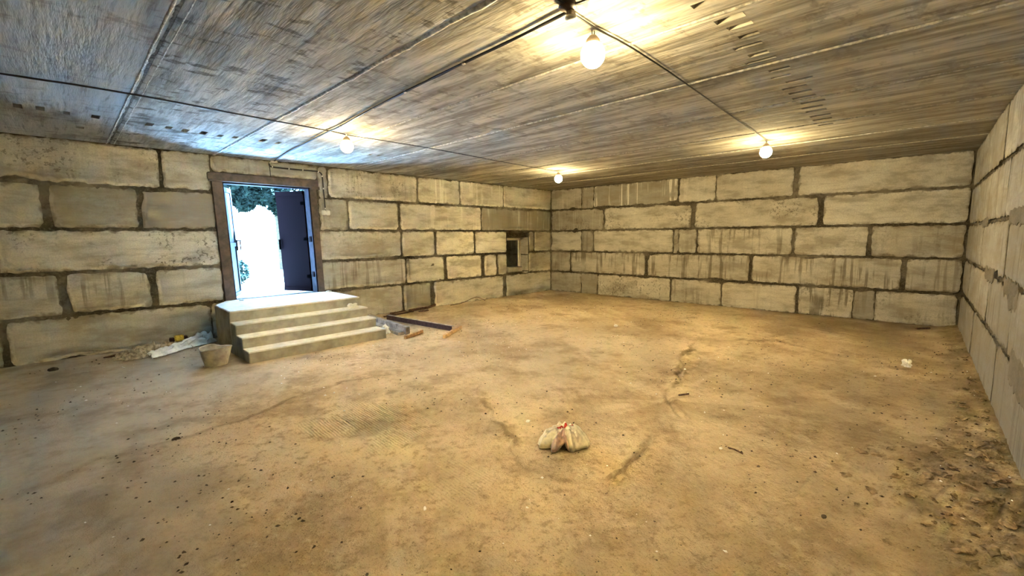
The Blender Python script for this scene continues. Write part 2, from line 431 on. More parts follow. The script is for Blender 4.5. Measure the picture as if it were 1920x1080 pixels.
def block(parent, fr, u0, u1, z0, z1, tone=0.7, drip=0.0, lime=0.0, speck=0.0, proud=None, rag=0.009, name='concrete_block', rnd=random):
    """one cast block: ragged arrises, slightly uneven face, sides running back into the mortar"""
    L = u1 - u0; Hh = z1 - z0
    nu = max(3, int(L / 0.042)); nz_ = max(3, int(Hh / 0.06))
    sx = rnd.uniform(0, 500); pr = rnd.uniform(-0.004, 0.006) if proud is None else proud
    tl = rnd.uniform(-0.004, 0.004)
    vs = []; fs = []
    for i in range(nu + 1):
        for j in range(nz_ + 1):
            a = i / nu; c = j / nz_
            u = u0 + L * a; z = z0 + Hh * c; dep = -pr + tl * (a - 0.5) + 0.0045 * nz(u * 2 + sx, z * 2.5) + 0.002 * nz(u * 9 + sx, z * 9)
            edge = (i in (0, nu)) or (j in (0, nz_))
            if edge:
                ch = rag * 1.5 * nz(u * 9 + sx, z * 9 + 40) + rag * 1.3 * nz(u * 27 + sx, z * 27 + 9)
                big = nz(u * 2.3 + sx + 70, z * 2.3)
                ch -= 0.03 * max(0, big - 0.36) / 0.3 * (0.4 + 0.6 * rag / 0.009) if big > 0.36 else 0
                if i == 0: u -= ch
                if i == nu: u += ch
                if j == 0: z -= ch
                if j == nz_: z += ch
                if i in (0, nu) and j in (0, nz_):
                    u += (0.012 if i == 0 else -0.012); z += (0.012 if j == 0 else -0.012)
                dep += 0.007
            vs.append(fr(u, z, dep))
    id_ = lambda i, j: i * (nz_ + 1) + j
    for i in range(nu):
        for j in range(nz_):
            fs.append((id_(i, j), id_(i + 1, j), id_(i + 1, j + 1), id_(i, j + 1)))
    ring = [(i, 0) for i in range(nu)] + [(nu, j) for j in range(nz_)] + [(i, nz_) for i in range(nu, 0, -1)] + [(0, j) for j in range(nz_, 0, -1)]
    base = len(vs); back = fr(0, 0, 0.055) - fr(0, 0, 0)
    for (i, j) in ring: vs.append(vs[id_(i, j)] + back)
    m = len(ring)
    for k in range(m):
        a = id_(*ring[k]); c = id_(*ring[(k + 1) % m])
        fs.append((c, a, base + k, base + (k + 1) % m))
    me = bpy.data.meshes.new(name); me.from_pydata([tuple(v) for v in vs], [], fs); me.update()
    at = me.attributes.new('rim', 'FLOAT', 'POINT')
    rim = [max(0.0, 1 - min(i / nu * L, (nu - i) / nu * L, j / nz_ * Hh, (nz_ - j) / nz_ * Hh) / 0.11) for i in range(nu + 1) for j in range(nz_ + 1)] + [1.0] * m
    at.data.foreach_set('value', rim)
    o = link(name, me, M['block'], parent, 55)
    o['tone'] = float(tone); o['drip'] = float(drip); o['lime'] = float(lime); o['speck'] = float(speck)
    return o

def patch(parent, fr, u0, u1, z0, z1, tone=0.35, **kw):
    o = block(parent, fr, u0, u1, z0, z1, tone + .06, .4, 0, .3, proud=-0.003, rag=0.013, name='mortar_fill', **kw)
    return o

DOOR = (1.92, 3.44, 0.56, 2.70)
WIN = (8.56, 9.43, 0.645, 1.735)
wallA = mortar_wall('wall_left', fA, XL - 0.3, KB + 0.5, [DOOR, WIN], 0.5, 3)
wallB = mortar_wall('wall_back', fB, -0.3, LB + 0.3, [], 0.5, 11)
wallC = mortar_wall('wall_right', fC, -0.3, 14.2, [], 0.5, 23)
wallD = mortar_wall('wall_front', fD, -0.3, 10.2, [], 0.5, 31, 0.15)

A_ROWS = [
    (2.425, 2.985, [(-2.95, -1.27, .7, 0, 0, .3), (-1.22, 1.148, .74, .2, 0, .7), (1.193, 1.80, .62, 0, 0, .2), (3.735, 5.72, .80, .3, .1, .7), (5.755, 6.93, .74, 0, .7, .2), (6.96, 8.43, .74, 0, .45, 0), (8.455, 10.425, .72, 0, .2, .1)]),
    (1.812, 2.372, [(-2.5, -1.36, .6), (-1.3, -.135, .66), (-.045, .848, .36, 0, 0, .2), (.895, 1.835, .24), (4.115, 5.222, .74, 0, 0, .3), (5.285, 7.625, .76, 0, .4, .2), (7.66, 10.425, .22, .3, .3, 0)]),
    (1.218, 1.765, [(-2.95, -.62, .7), (-.58, 1.835, .80, .1, 0, 1.0), (3.49, 5.262, .60, .1, 0, .3), (5.305, 6.16, .70), (6.225, 7.375, .90, 0, 0, .2), (7.43, 8.535, .86), (9.46, 9.655, .50), (9.70, 10.425, .74)]),
    (.622, 1.165, [(-2.95, -1.45, .6), (-1.4, -.07, .66, .7, 0, .3), (.016, .90, .72, .7, 0, .1), (.987, 1.845, .68, .4, 0, .1), (3.48, 5.36, .58, .7), (5.395, 6.42, .74, .1, 0, .2), (6.50, 7.615, .80, 0, 0, .2), (7.73, 8.168, .78, 0), (8.21, 8.535, .62, .4), (9.45, 10.425, .64, .1)]),
    (.0, .575, [(-2.95, -.65, .5), (-.585, 1.64, .56, .1, 0, .1), (1.66, 3.43, .5), (3.46, 5.252, .58, .3), (5.30, 6.01, .36, .3), (6.12, 8.40, .82, .1, 0, .1), (8.525, 10.425, .62, .1)]),
]
for z0, z1, bl in A_ROWS:
    for b in bl:
        t = list(b[2:]) + [0] * (6 - len(b)); block(wallA, fA, b[0], b[1], z0, z1, t[0], t[1], t[2], t[3], rag=0.013 if b[0] < 2 else 0.008)
# cast filling over and beside the door
patch(wallA, fA, 1.815, 3.52, 2.735, 2.985, .36)
patch(wallA, fA, 3.53, 3.70, 2.40, 2.985, .38)
patch(wallA, fA, 3.53, 4.075, 1.80, 2.385, .30)
patch(wallA, fA, 9.18, 9.43, .60, .655, .35)

B_ROWS = [
    (2.425, 2.985, [(.02, 1.08, .60, .4, .3), (1.50, 3.85, .36, .1, 1.0), (3.885, 4.72, .84, 0, .3), (4.745, 6.245, .72, .1), (6.34, 8.80, .82, 0, 0, .05)]),
    (1.812, 2.378, [(.02, 1.80, .42, .3, .2, .8), (1.84, 4.19, .74, 0, 0, .7), (4.29, 6.70, .70, 0, 0, .8), (6.795, 8.80, .84, 0, 0, .05)]),
    (1.215, 1.765, [(.02, 1.095, .80), (1.505, 3.77, .72, .1), (3.915, 4.33, .66, .3), (4.365, 6.275, .76, .8, 0, .3), (6.335, 7.505, .80, 0, 0, .3), (7.572, 8.80, .54, .3, 0, .3)]),
    (.610, 1.168, [(.02, .712, .52, .7), (.752, 3.05, .66, 1.0), (3.138, 5.50, .64, 1.0, 0, .2), (5.56, 8.02, .66, .9, 0, .2), (8.095, 8.80, .58, .6)]),
    (.0, .560, [(.02, 1.10, .58, .2), (1.66, 3.73, .76, .1, 0, .8), (3.765, 4.93, .66, .5, 0, .4), (4.965, 6.415, .78, .2), (6.465, 7.36, .72, 1.0, 0, .6), (7.70, 8.79, .66, .3, 0, .5)]),
]
for z0, z1, bl in B_ROWS:
    for b in bl:
        t = list(b[2:]) + [0] * (6 - len(b)); block(wallB, fB, b[0], b[1], z0, z1, t[0], t[1], t[2], t[3], rag=0.011)
patch(wallB, fB, 1.085, 1.485, 2.41, 2.985, .34)
patch(wallB, fB, 1.105, 1.49, 1.20, 1.775, .36)
patch(wallB, fB, 3.785, 3.905, 1.20, 1.775, .40)
patch(wallB, fB, 1.11, 1.645, .0, .565, .32)
patch(wallB, fB, 7.375, 7.69, .0, .555, .26)

C_ROWS = [
    (2.40, 2.985, [0.05, 1.90, 3.68, 6.10, 8.50, 10.9, 13.7], .34),
    (1.79, 2.345, [0.05, 1.46, 4.30, 6.70, 9.10, 11.5, 13.7], .36),
    (1.215, 1.745, [0.05, 2.50, 4.65, 7.05, 9.5, 11.9, 13.7], .28),
    (.655, 1.165, [0.05, 1.22, 3.62, 5.33, 7.75, 10.1, 13.7], .26),
    (.0, .60, [0.05, 2.43, 4.74, 7.15, 9.6, 12.0, 13.7], .24),
]
for z0, z1, js, tn in C_ROWS:
    for a, b in zip(js[:-1], js[1:]):
        block(wallC, fC, a, b - 0.05, z0, z1, tn + random.uniform(-.08, .1), .6, 0, .2, rag=0.012)
# smeared mortar over the joints of the near right wall
for u0, u1, z0, z1 in [(4.6, 5.9, 1.70, 1.86), (4.75, 5.5, 1.08, 1.24), (5.55, 6.9, .46, .76), (3.2, 3.95, 1.10, 1.24), (5.1, 5.6, 1.0, 1.16), (2.2, 2.9, 1.70, 1.82)]:
    block(wallC, fC, u0, u1, z0, z1, .02, .6, proud=0.008, rag=0.030, name='mortar_smear')

# ------------------------------------------------------------------ ceiling of hollow slabs
ceil = MB().box(XL - 0.3, KB + 0.9, -1.6, W + 0.5, H + 0.12, H + 0.32).build('ceiling', M['grout_dark'])
tag(ceil, kind='structure')
SEAMS = [XL - 0.05, -1.85, -0.62, 0.62, 1.87, 3.00, 4.14, 5.46, 6.73, 7.95, 9.18, KB + 0.45]
PITS = [(x, y + random.uniform(-.02, .02)) for x, y in
        [(2.80, 1.136), (3.115, 1.10), (3.262, 1.096), (3.452, 1.113), (3.638, 1.142), (3.854, 1.142), (4.004, 1.163), (4.315, 1.135), (4.515, 1.141), (4.73, 1.08), (4.935, 1.131), (5.13, 1.14),
         (5.345, 1.158), (5.599, 1.121), (5.825, 1.156), (6.017, 1.181), (6.303, 1.197), (6.52, 1.20), (6.869, 1.237)]
        + [(-.183, 6.88), (-.024, 6.86), (.173, 6.908), (.40, 6.90), (.869, 6.894), (1.057, 6.93), (1.229, 6.955), (1.42, 6.973), (1.612, 7.00), (1.78, 6.989), (2.113, 6.957), (2.32, 7.0), (3.733, 6.92), (3.884, 6.915), (4.28, 6.943), (.294, 7.65)]]
rp = random.Random(5)
for k, (a, b) in enumerate(zip(SEAMS[:-1], SEAMS[1:])):
    a += 0.008; b -= 0.008
    pits = [(x, y, rp.uniform(.026, .036), rp.uniform(.06, .11)) for x, y in PITS if a + 0.05 < x < b - 0.05]
    xs = sorted(set([a, a + .03, b - .03, b] + list(np.linspace(a, b, 9)) + [v for x, y, w, l in pits for v in (x - w, x + w)]))
    ys = sorted(set(list(np.linspace(-1.5, W + .45, 60)) + [v for x, y, w, l in pits for v in (y - l, y + l)]))
    zb = H + rp.uniform(-0.004, 0.004)
    vs = []; fs = []
    for x in xs:
        for y in ys:
            e = 0.006 if x in (a, b) else 0.0
            vs.append((x, y, zb + e + 0.003 * nz(x * 3, y * 1.2, k)))
    ny = len(ys)
    inp = lambda cx, cy: any(abs(cx - x) < w and abs(cy - y) < l for x, y, w, l in pits)
    holes = {}
    for i in range(len(xs) - 1):
        for j in range(ny - 1):
            if inp((xs[i] + xs[i + 1]) / 2, (ys[j] + ys[j + 1]) / 2): continue
            q = i * ny + j; fs.append((q, q + 1, q + ny + 1, q + ny))
    for x, y, w, l in pits:                       # the broken-in hollows
        n0 = len(vs)
        j1 = [rp.uniform(-.006, .006) for _ in range(4)]
        vs += [(x - w, y - l, zb - .001), (x + w, y - l, zb - .001), (x + w, y + l, zb - .001), (x - w, y + l, zb - .001)]
        vs += [(x - w + .004 + j1[0], y - l * .5, zb + .115), (x + w - .004, y - l * .5 + j1[1], zb + .115), (x + w - .004 + j1[2], y + l * .8, zb + .115), (x - w + .004, y + l * .8, zb + .115)]
        fs += [(n0, n0 + 1, n0 + 5, n0 + 4), (n0 + 1, n0 + 2, n0 + 6, n0 + 5), (n0 + 2, n0 + 3, n0 + 7, n0 + 6), (n0 + 3, n0, n0 + 4, n0 + 7), (n0 + 4, n0 + 5, n0 + 6, n0 + 7)]
    # sides up to the backing
    for side in (0, len(xs) - 1):
        for j in range(ny - 1):
            q = side * ny + j; n1 = len(vs)
            vs += [(xs[side], ys[j], H + .13), (xs[side], ys[j + 1], H + .13)]
            fs.append((q, n1, n1 + 1, q + 1))
    me = bpy.data.meshes.new('ceiling_slab'); me.from_pydata(vs, [], fs); me.update()
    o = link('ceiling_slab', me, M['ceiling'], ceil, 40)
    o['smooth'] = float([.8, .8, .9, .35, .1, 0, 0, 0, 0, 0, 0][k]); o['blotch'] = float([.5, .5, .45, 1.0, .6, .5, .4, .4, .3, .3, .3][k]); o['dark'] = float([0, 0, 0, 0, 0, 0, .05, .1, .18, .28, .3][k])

def seam(x, w, prot, mat, seed, y0=-1.4, y1=W + .3):
    """lumpy joint filling along a ceiling seam"""
    b = MB(); n = 130; vs = []
    for i in range(n + 1):
        y = y0 + (y1 - y0) * i / n
        ww = w * (0.7 + 0.7 * abs(nz(y * 4.1, seed)) + .5 * nz(y * 13, seed)); pp = prot + abs(prot) * 0.9 * nz(y * 6, seed + 9) + .002 * nz(y * 25, seed)
        cx = x + 0.008 * nz(y * 2.3, seed + 4)
        for t, q in ((-1, .012), (-.55, -pp * .7), (0, -pp), (.55, -pp * .8), (1, .012)):
            vs.append((cx + t * ww, y, H + q))
    fs = [(i * 5 + k, i * 5 + k + 1, i * 5 + k + 6, i * 5 + k + 5) for i in range(n) for k in range(4)]
    b.add(vs, fs); return b.build('seam_filling', mat, ceil, 60)
seam(0.62, .040, -.006, M['grout_dark'], 1); seam(0.585, .014, .008, M['grout'], 2); seam(0.665, .010, .006, M['grout'], 12)
seam(1.878, .026, .014, M['grout'], 3); seam(3.0, .013, .006, M['grout_dim'], 4); seam(4.14, .010, .006, M['grout_dim'], 5)
seam(5.46, .010, .005, M['grout_dim'], 6); seam(6.73, .010, .005, M['grout_dim'], 7); seam(7.95, .008, .004, M['grout_dim'], 8); seam(9.18, .008, .004, M['grout_dim'], 9)
seam(1.842, .010, -.004, M['grout_dark'], 13)

# ------------------------------------------------------------------ floor
def floor():
    xs = np.concatenate([np.arange(XL - .3, -.6, .12), np.arange(-.6, 5.0, .019), np.arange(5.0, KB + .6, .05)])
    ys = np.concatenate([np.arange(-1.6, -.7, .12), np.arange(-.7, 5.2, .019), np.arange(5.2, W + .25, .05)])
    X, Y = np.meshgrid(xs, ys, indexing='ij')
    Z = 0.006 * fbm(X * .9, Y * .9, 1) + 0.006 * fbm(X * 4, Y * 4, 2) + 0.003 * fbm(X * 15, Y * 15, 3, 2) - .003
    wob = lambda s: (X + .09 * fbm(X * 5, Y * 5, s, 5), Y + .09 * fbm(X * 5 + 9, Y * 5, s + 1, 5))
    cr1 = [(2.853, 3.244), (2.465, 2.509), (2.282, 2.238), (2.181, 2.007), (2.188, 1.771), (2.313, 1.622), (2.573, 1.495), (2.863, 1.512), (3.044, 1.499)]
    cr2 = [(7.626, 1.767), (6.806, 2.661), (5.6, 2.42), (5.278, 2.246), (4.205, 1.915), (3.7, 1.6)]
    cr3 = [(6.806, 2.661), (7.65, 1.845), (7.25, 1.033), (6.983, 0.256)]
    ed = [(-.365, 4.155), (.05, 4.45), (.627, 4.373), (1.155, 4.547), (1.594, 4.691), (2.086, 4.776), (2.6, 4.7)]
    dirt = np.zeros_like(X)
    for i, (pl_, w, a, dw) in enumerate([(cr1, .018, .022, .030), (cr2, .040, .024, .05), (cr3, .040, .018, .05), (ed, .022, .014, .03)]):
        x2, y2 = wob(20 + 3 * i); d = seg_dist(x2, y2, pl_)
        gate = .35 + .65 * np.clip(fbm(X * 3.5, Y * 3.5, 60 + i) * 3.5 + .55, 0, 1)
        Z += a * np.exp(-((d - w * 1.1) / w) ** 2) * gate - a * .9 * np.exp(-(d / (w * .5)) ** 2) * gate
        dirt = np.maximum(dirt, np.exp(-(d / dw) ** 2) * gate)
    # dirt drift along the right wall and other bases
    yc = -0.199 - (KB + .296 - X) * math.tan(CANG)
    dr = Y - yc
    wid = .34 + .62 * np.exp(-((X - 3.7) / 1.3) ** 2) + .15 * fbm(X * 1.5, Y * 1.5, 8)
    drift = np.clip(1 - dr / wid, 0, 1)
    Z += drift ** 1.5 * .05 * (1 + .7 * fbm(X * 6, Y * 6, 9)) + drift * .055 * np.abs(fbm(X * 12, Y * 12, 10))
    dirt = np.maximum(dirt, np.clip(drift * 2.2, 0, 1.0) * (.75 + .7 * fbm(X * 7, Y * 7, 12)))
    dirt = np.maximum(dirt, .52 * np.clip(1.35 - dr / 2.0, 0, 1) * np.clip(.65 + fbm(X * 1.3, Y * 1.3, 44) * 1.8, 0, 1))
    for (cx, cy, r1, r2, rot, am) in [(-.1, 4.42, .33, .12, .95, .75), (-.13, 3.9, .13, .06, .3, .7), (-.38, 6.08, .16, .17, .3, .55), (.4, 3.5, .35, .3, .4, .6), (2.336, 4.11, .07, .05, 0, .9), (1.75, 3.45, .22, .14, .3, .55), (4.2, 1.5, .3, .5, .5, .5), (6.9, 2.6, .25, .25, 0, .5)]:
        dx = X - cx + .05 * fbm(X * 6, Y * 6, 70); dy = Y - cy + .05 * fbm(X * 6, Y * 6, 71); c, s = math.cos(rot), math.sin(rot)
        q = ((dx * c + dy * s) / r1) ** 2 + ((-dx * s + dy * c) / r2) ** 2
        dirt = np.maximum(dirt, am * np.clip(1.5 - q, 0, 1))
    rb = np.clip((K1.x + DB.x * 4 - X) / .4, 0, 1); dirt = np.maximum(dirt, .5 * (1 - rb))
    grey = np.clip((.95 - (X - .2 * (Y - 4)) + .5 * fbm(X * 1.2, Y * 1.2, 33)) / .9, 0, .8)
    grey = np.maximum(grey, np.clip(((Y - 5.2) + (1.6 - X) * .7 + .6 * fbm(X * 1.2, Y * 1.2, 34)) / 1.2, 0, .6) * (X < 3.6))
    dust = np.exp(-(((X - 4.6) * .7 + (Y - 4.0) * .7) / 3.0) ** 2 - (((X - 4.6) * .7 - (Y - 4.0) * .7) / 2.2) ** 2)
    ang = np.arctan2(Y - 1.9, X - 4.1); rr_ = np.hypot(X - 4.1, Y - 1.9)
    dust = np.maximum(.75 * dust * np.clip(.75 + fbm(X * .9, Y * .9, 90) * 1.6, 0, 1), np.clip(fbm(ang * 3.2, rr_ * .5, 91) * 3.2, 0, 1) * np.exp(-(rr_ / 1.5) ** 2) * .8)
    tread = np.clip(1.25 - ((X - 1.8) / .5) ** 4 - ((Y - 3.55) / .6) ** 4, 0, 1) * np.clip(.7 + 1.2 * fbm(X * 3, Y * 3, 50), 0, 1)
    tread = np.maximum(tread, .2 * np.clip(1.2 - ((X - 1.68) / .3) ** 4 - ((Y - 2.3) / .28) ** 4, 0, 1))
    global FXS, FYS, FZS
    FXS, FYS, FZS = xs, ys, Z
    nx, ny = X.shape
    me = bpy.data.meshes.new('floor')
    co = np.stack([X, Y, Z], -1).reshape(-1, 3)
    idx = np.arange(nx * ny).reshape(nx, ny)
    f = np.stack([idx[:-1, :-1], idx[1:, :-1], idx[1:, 1:], idx[:-1, 1:]], -1).reshape(-1, 4)
    me.vertices.add(len(co)); me.vertices.foreach_set('co', co.ravel().astype(np.float32))
    me.loops.add(f.size); me.loops.foreach_set('vertex_index', f.ravel().astype(np.int32))
    me.polygons.add(len(f)); me.polygons.foreach_set('loop_start', (np.arange(len(f)) * 4).astype(np.int32))
    me.update(calc_edges=True)
    for nm, arr in (('dirt', dirt), ('grey', grey), ('tread', tread), ('dust', dust)):
        at = me.attributes.new(nm, 'FLOAT', 'POINT'); at.data.foreach_set('value', np.clip(arr, 0, 1).ravel().astype(np.float32))
    o = link('floor', me, M['floor'], None, 180)
    return tag(o, kind='structure')
floor_o = floor()
def fz(x, y):
    i = int(np.clip(np.searchsorted(FXS, x), 1, len(FXS) - 1)); j = int(np.clip(np.searchsorted(FYS, y), 1, len(FYS) - 1))
    return float(max(FZS[i, j], FZS[i - 1, j], FZS[i, j - 1], FZS[i - 1, j - 1]))

# ------------------------------------------------------------------ door
LEAN = -0.030
def lean(o):
    for v in o.data.vertices: v.co.x += LEAN * (v.co.z - 1.6)
    return o
door = tag(empty('door_1', (0, 0, 0)), kind='structure')
lean(MB().box(1.835, 1.985, W - .035, W + .06, .575, 2.575).build('door_jamb', M['frame'], door, bevel=.006))
lean(MB().box(3.385, 3.50, W - .035, W + .02, .575, 2.575).build('door_jamb', M['frame'], door, bevel=.006))
h_ = lean(MB().box(1.795, 3.545, W - .05, W + .05, 2.575, 2.715).build('door_head', M['frame'], door, bevel=.006))
lean(MB().box(1.78, 1.96, W - .062, W - .03, 2.60, 2.70).build('frame_bracket', M['frame'], door, bevel=.004))
lean(MB().box(3.40, 3.56, W - .062, W - .03, 2.545, 2.60).build('frame_bracket', M['frame'], door, bevel=.004))
lean(MB().box(3.36, 3.395, W - .02, W + .19, .575, 2.575).build('frame_lining', M['frame_steel'], door, bevel=.003))
lean(MB().box(1.975, 2.0, W - .02, W + .19, .575, 2.575).build('frame_lining', M['frame_steel'], door, bevel=.003))
lean(MB().box(1.98, 3.39, W + .0, W + .19, 2.55, 2.575).build('frame_lining', M['frame_steel'], door, bevel=.003))
lean(MB().box(1.98, 3.39, W + .12, W + .19, .575, .60).build('door_sill', M['frame'], door, bevel=.003))
for z in (.95, 1.62):
    lean(MB().box(3.345, 3.362, W + .03, W + .12, z - .05, z + .05).build('lock_plate', M['leaf'], door, bevel=.003))

def door_leaf(hx, hy, ang, width, flip, mat, ribs):
    """leaf built along +x from its hinge then swung outward"""
    e = bpy.data.objects.new('door_leaf', None)
    c, s = math.cos(ang), math.sin(ang)
    def place(o):
        for v in o.data.vertices:
            x, y = v.co.x * flip, v.co.y
            v.co.x = hx + x * c - y * s; v.co.y = hy + x * s + y * c
        lean(o)
        if flip < 0: o.data.flip_normals()
        return o
    b = MB().box(.028, width, 0, .045, .605, 2.535)
    leaf = place(b.build('door_leaf', mat, door, bevel=.004))
    for x0, x1, z0, z1 in ((.028, width, .605, .68), (.028, width, 2.46, 2.535), (.028, .09, .68, 2.46), (width - .062, width, .68, 2.46), (.09, width - .062, 1.50, 1.57))[:ribs]:
        place(MB().box(x0, x1, -.018, .002, z0, z1).build('leaf_rib', mat, leaf, bevel=.003))
    for z in (.90, 1.62, 2.30):
        place(MB().tube([(0, .01, z - .045), (0, .01, z + .045)], .016, 10).box(0, .09, -.02, -.005, z - .03, z + .03).build('hinge', M['dark_metal'], leaf))
    return leaf, place
lf, pf = door_leaf(1.985, W + .205, math.radians(64.5), .69, 1, M['leaf_daylit'], 5)
pf(MB().box(.655, .685, -.035, -.016, 1.42, 1.62).build('lock_plate', M['dark_metal'], lf))
pf(MB().tube([(.665, -.02, 1.60), (.665, -.075, 1.60), (.665, -.085, 1.60)], .010, 8).tube([(.55, -.08, 1.595), (.78, -.08, 1.605)], .010, 8).tube([(.672, -.08, 1.60), (.672, -.08, 1.42)], .010, 8).build('door_handle', M['dark_metal'], lf))
rf, pf2 = door_leaf(3.365, W + .205, math.radians(-62.6), .69, -1, M['leaf'], 2)
pf2(MB().box(.655, .685, -.035, -.016, 1.42, 1.62).build('lock_plate', M['dark_metal'], rf))

# ------------------------------------------------------------------ small window
win = tag(empty('window_1', (0, 0, 0)), kind='structure')
yw = W + .30
MB().box(8.58, 8.64, yw, yw + .07, .66, 1.60).build('window_frame', M['win_frame'], win, bevel=.006)
MB().box(9.325, 9.425, yw, yw + .07, .66, 1.60).build('window_frame', M['win_frame'], win, bevel=.006)
MB().box(8.64, 9.325, yw, yw + .07, 1.53, 1.60).build('window_frame', M['win_frame'], win, bevel=.006)
MB().box(8.64, 9.325, yw, yw + .07, .66, .73).build('window_frame', M['win_frame'], win, bevel=.006)
MB().box(8.63, 9.335, yw + .03, yw + .036, .72, 1.54).build('window_pane', M['glass'], win)
MB().box(8.565, 9.425, W + .10, yw + .1, 1.61, 1.73).build('lintel_infill', M['mortar'], win)
MB().box(8.1, 9.9, W + .95, W + 1.0, .2, 2.2).box(8.1, 8.15, W + .5, W + .95, .2, 2.2).box(9.85, 9.9, W + .5, W + .95, .2, 2.2).box(8.1, 9.9, W + .5, W + 1.0, .15, .2).box(8.1, 9.9, W + .5, W + 1.0, 2.2, 2.25).build('light_well', M['pit'], win)
rv = MB().box(9.395, 9.432, W + .012, yw + .02, .66, 1.10).box(9.40, 9.432, W + .016, yw + .02, 1.125, 1.61).build('reveal_block', M['block'], win, bevel=.008); rv['tone'] = .62; rv['drip'] = .3; rv['lime'] = 0.0; rv['speck'] = .2
b_ = MB().box(8.615, 9.17, W - .005, W + .21, .652, .79)
sb = b_.build('concrete_brick', M['steps'], None, bevel=.012)
tag(sb, 'grey concrete brick lying on the sill of the small wall window', 'brick')

# ------------------------------------------------------------------ steps below the door
st = tag(empty('concrete_stairs', (2.6, 7.3, 0)), 'cast concrete stairs with three steps and landing below the open door', 'stairs')
def local(o, par):
    for v in o.data.vertices: v.co -= par.location
    return o
def rough(o, amp=.004, sc=2.2):
    me = o.data; bm = bmesh.new(); bm.from_mesh(me)
    bmesh.ops.subdivide_edges(bm, edges=[e for e in bm.edges if e.calc_length() > .25], cuts=9, use_grid_fill=True)
    for v in bm.verts:
        p = v.co; v.co += Vector((nz(p.x * sc, p.y * sc, p.z * sc), nz(p.x * sc + 9, p.y * sc, p.z * sc), nz(p.x * sc, p.y * sc + 9, p.z * sc) * .6)) * amp
    bm.to_mesh(me); bm.free(); return o
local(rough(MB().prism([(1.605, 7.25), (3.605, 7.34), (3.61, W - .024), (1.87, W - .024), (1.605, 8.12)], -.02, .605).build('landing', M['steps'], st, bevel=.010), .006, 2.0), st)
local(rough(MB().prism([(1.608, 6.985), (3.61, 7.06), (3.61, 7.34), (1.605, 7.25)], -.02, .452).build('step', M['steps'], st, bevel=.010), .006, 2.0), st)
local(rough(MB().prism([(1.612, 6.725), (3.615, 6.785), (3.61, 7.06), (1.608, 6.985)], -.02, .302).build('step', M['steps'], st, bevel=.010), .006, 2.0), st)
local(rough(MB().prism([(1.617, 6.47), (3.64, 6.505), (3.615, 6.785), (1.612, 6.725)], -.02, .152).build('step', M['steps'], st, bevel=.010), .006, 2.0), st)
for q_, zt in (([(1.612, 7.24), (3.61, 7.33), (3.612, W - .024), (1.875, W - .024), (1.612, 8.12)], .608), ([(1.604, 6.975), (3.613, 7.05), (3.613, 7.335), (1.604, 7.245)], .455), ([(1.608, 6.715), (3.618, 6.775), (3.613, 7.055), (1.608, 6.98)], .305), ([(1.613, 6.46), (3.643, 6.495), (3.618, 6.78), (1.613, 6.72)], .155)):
    local(rough(MB().prism(q_, zt - .022, zt).build('tread', M['tread'], st, bevel=.004), .003, 2.0), st)  # thin pale slabs, daylight painted on step and landing tops
thr = MB().box(1.86, 3.46, W - .03, W + .52, .45, .585).build('trim_1', M['steps'], None)
tag(thr, kind='structure')

# ------------------------------------------------------------------ bulbs on cords
def lamp(x, y, label):
    e = tag(empty('hanging_bulb', (x, y, H)), label, 'lamp', 'bare bulbs hanging from the ceiling')
    r = .080; zc = -.165
    prof = [(.030, zc + .078)] + [(r * math.sin(a), zc + r * 1.06 * math.cos(a)) for a in np.linspace(.42, math.pi - .02, 13)]
    MB().lathe(prof, 22).build('bulb', M['bulb'], e, 180)
    MB().lathe([(.006, -.040), (.022, -.046), (.030, -.055), (.043, -.070), (.047, -.090), (.044, -.098), (.030, -.099)], 20).build('socket', M['socket'], e, 60)
    MB().tube([(-.012, 0, -.012), (-.010, .002, -.03), (-.004, .001, -.05)], .0035, 5).tube([(.014, 0, -.012), (.011, -.003, -.028), (.005, 0, -.05)], .0035, 5).build('cord', M['black'], e)
    return e
lamp(2.60, 1.79, 'bare glowing bulb nearest the viewer, hanging beside the dark junction box')
lamp(2.76, 5.75, 'bare glowing bulb in front of the open door and stairs')
lamp(7.46, 5.96, 'bare glowing bulb near the far corner, smallest of the four')
lamp(7.36, 2.02, 'bare glowing bulb at right, at the end of a cable, before the back wall')

# ------------------------------------------------------------------ cables
def smooth_pts(pts, n=6):
    P = [Vector(p) for p in pts]; out = []
    for i in range(len(P) - 1):
        p0 = P[max(i - 1, 0)]; p1 = P[i]; p2 = P[i + 1]; p3 = P[min(i + 2, len(P) - 1)]
        for k in range(n):
            t = k / n
            out.append(0.5 * ((2 * p1) + (p2 - p0) * t + (2 * p0 - 5 * p1 + 4 * p2 - p3) * t * t + (3 * p1 - p0 - 3 * p2 + p3) * t ** 3))
    out.append(P[-1]); return out

def cable(name, pts, r, label, strands=1, clips=(), sep=.009, seed=0):
    e = tag(empty(name, pts[0]), label, 'cable')
    sp = smooth_pts(pts)
    for s in range(strands):
        b = MB()
        q = []
        for i, p in enumerate(sp):
            off = 0 if strands == 1 else (sep * (s - .5) * 2 * (0.55 + .6 * nz(i * .35, seed)))
            q.append(p + Vector((off, off * .4, -abs(off) * .2 - .004 * abs(nz(i * .3, seed + s)))))
        o = b.tube(q, r, 6).build('cable_strand', M['black'], e, 60); local(o, e)
    for cp in clips:
        c = Vector(cp); o = MB().box(c.x - .009, c.x + .009, c.y - .014, c.y + .018, c.z - .014, c.z + .014).build('cable_clip', M['clip'], e, bevel=.003); local(o, e)
    return e
zc = H - .018
cable('ceiling_cable', [(-2.95, 5.62, zc), (-1.2, 5.60, zc), (-.22, 5.576, zc), (.243, 5.53, zc), (.797, 5.535, zc), (1.497, 5.614, zc), (2.49, 5.69, zc), (2.74, 5.75, zc)], .008,
      'black cable crossing the ceiling from the left edge to the bulb by the door')
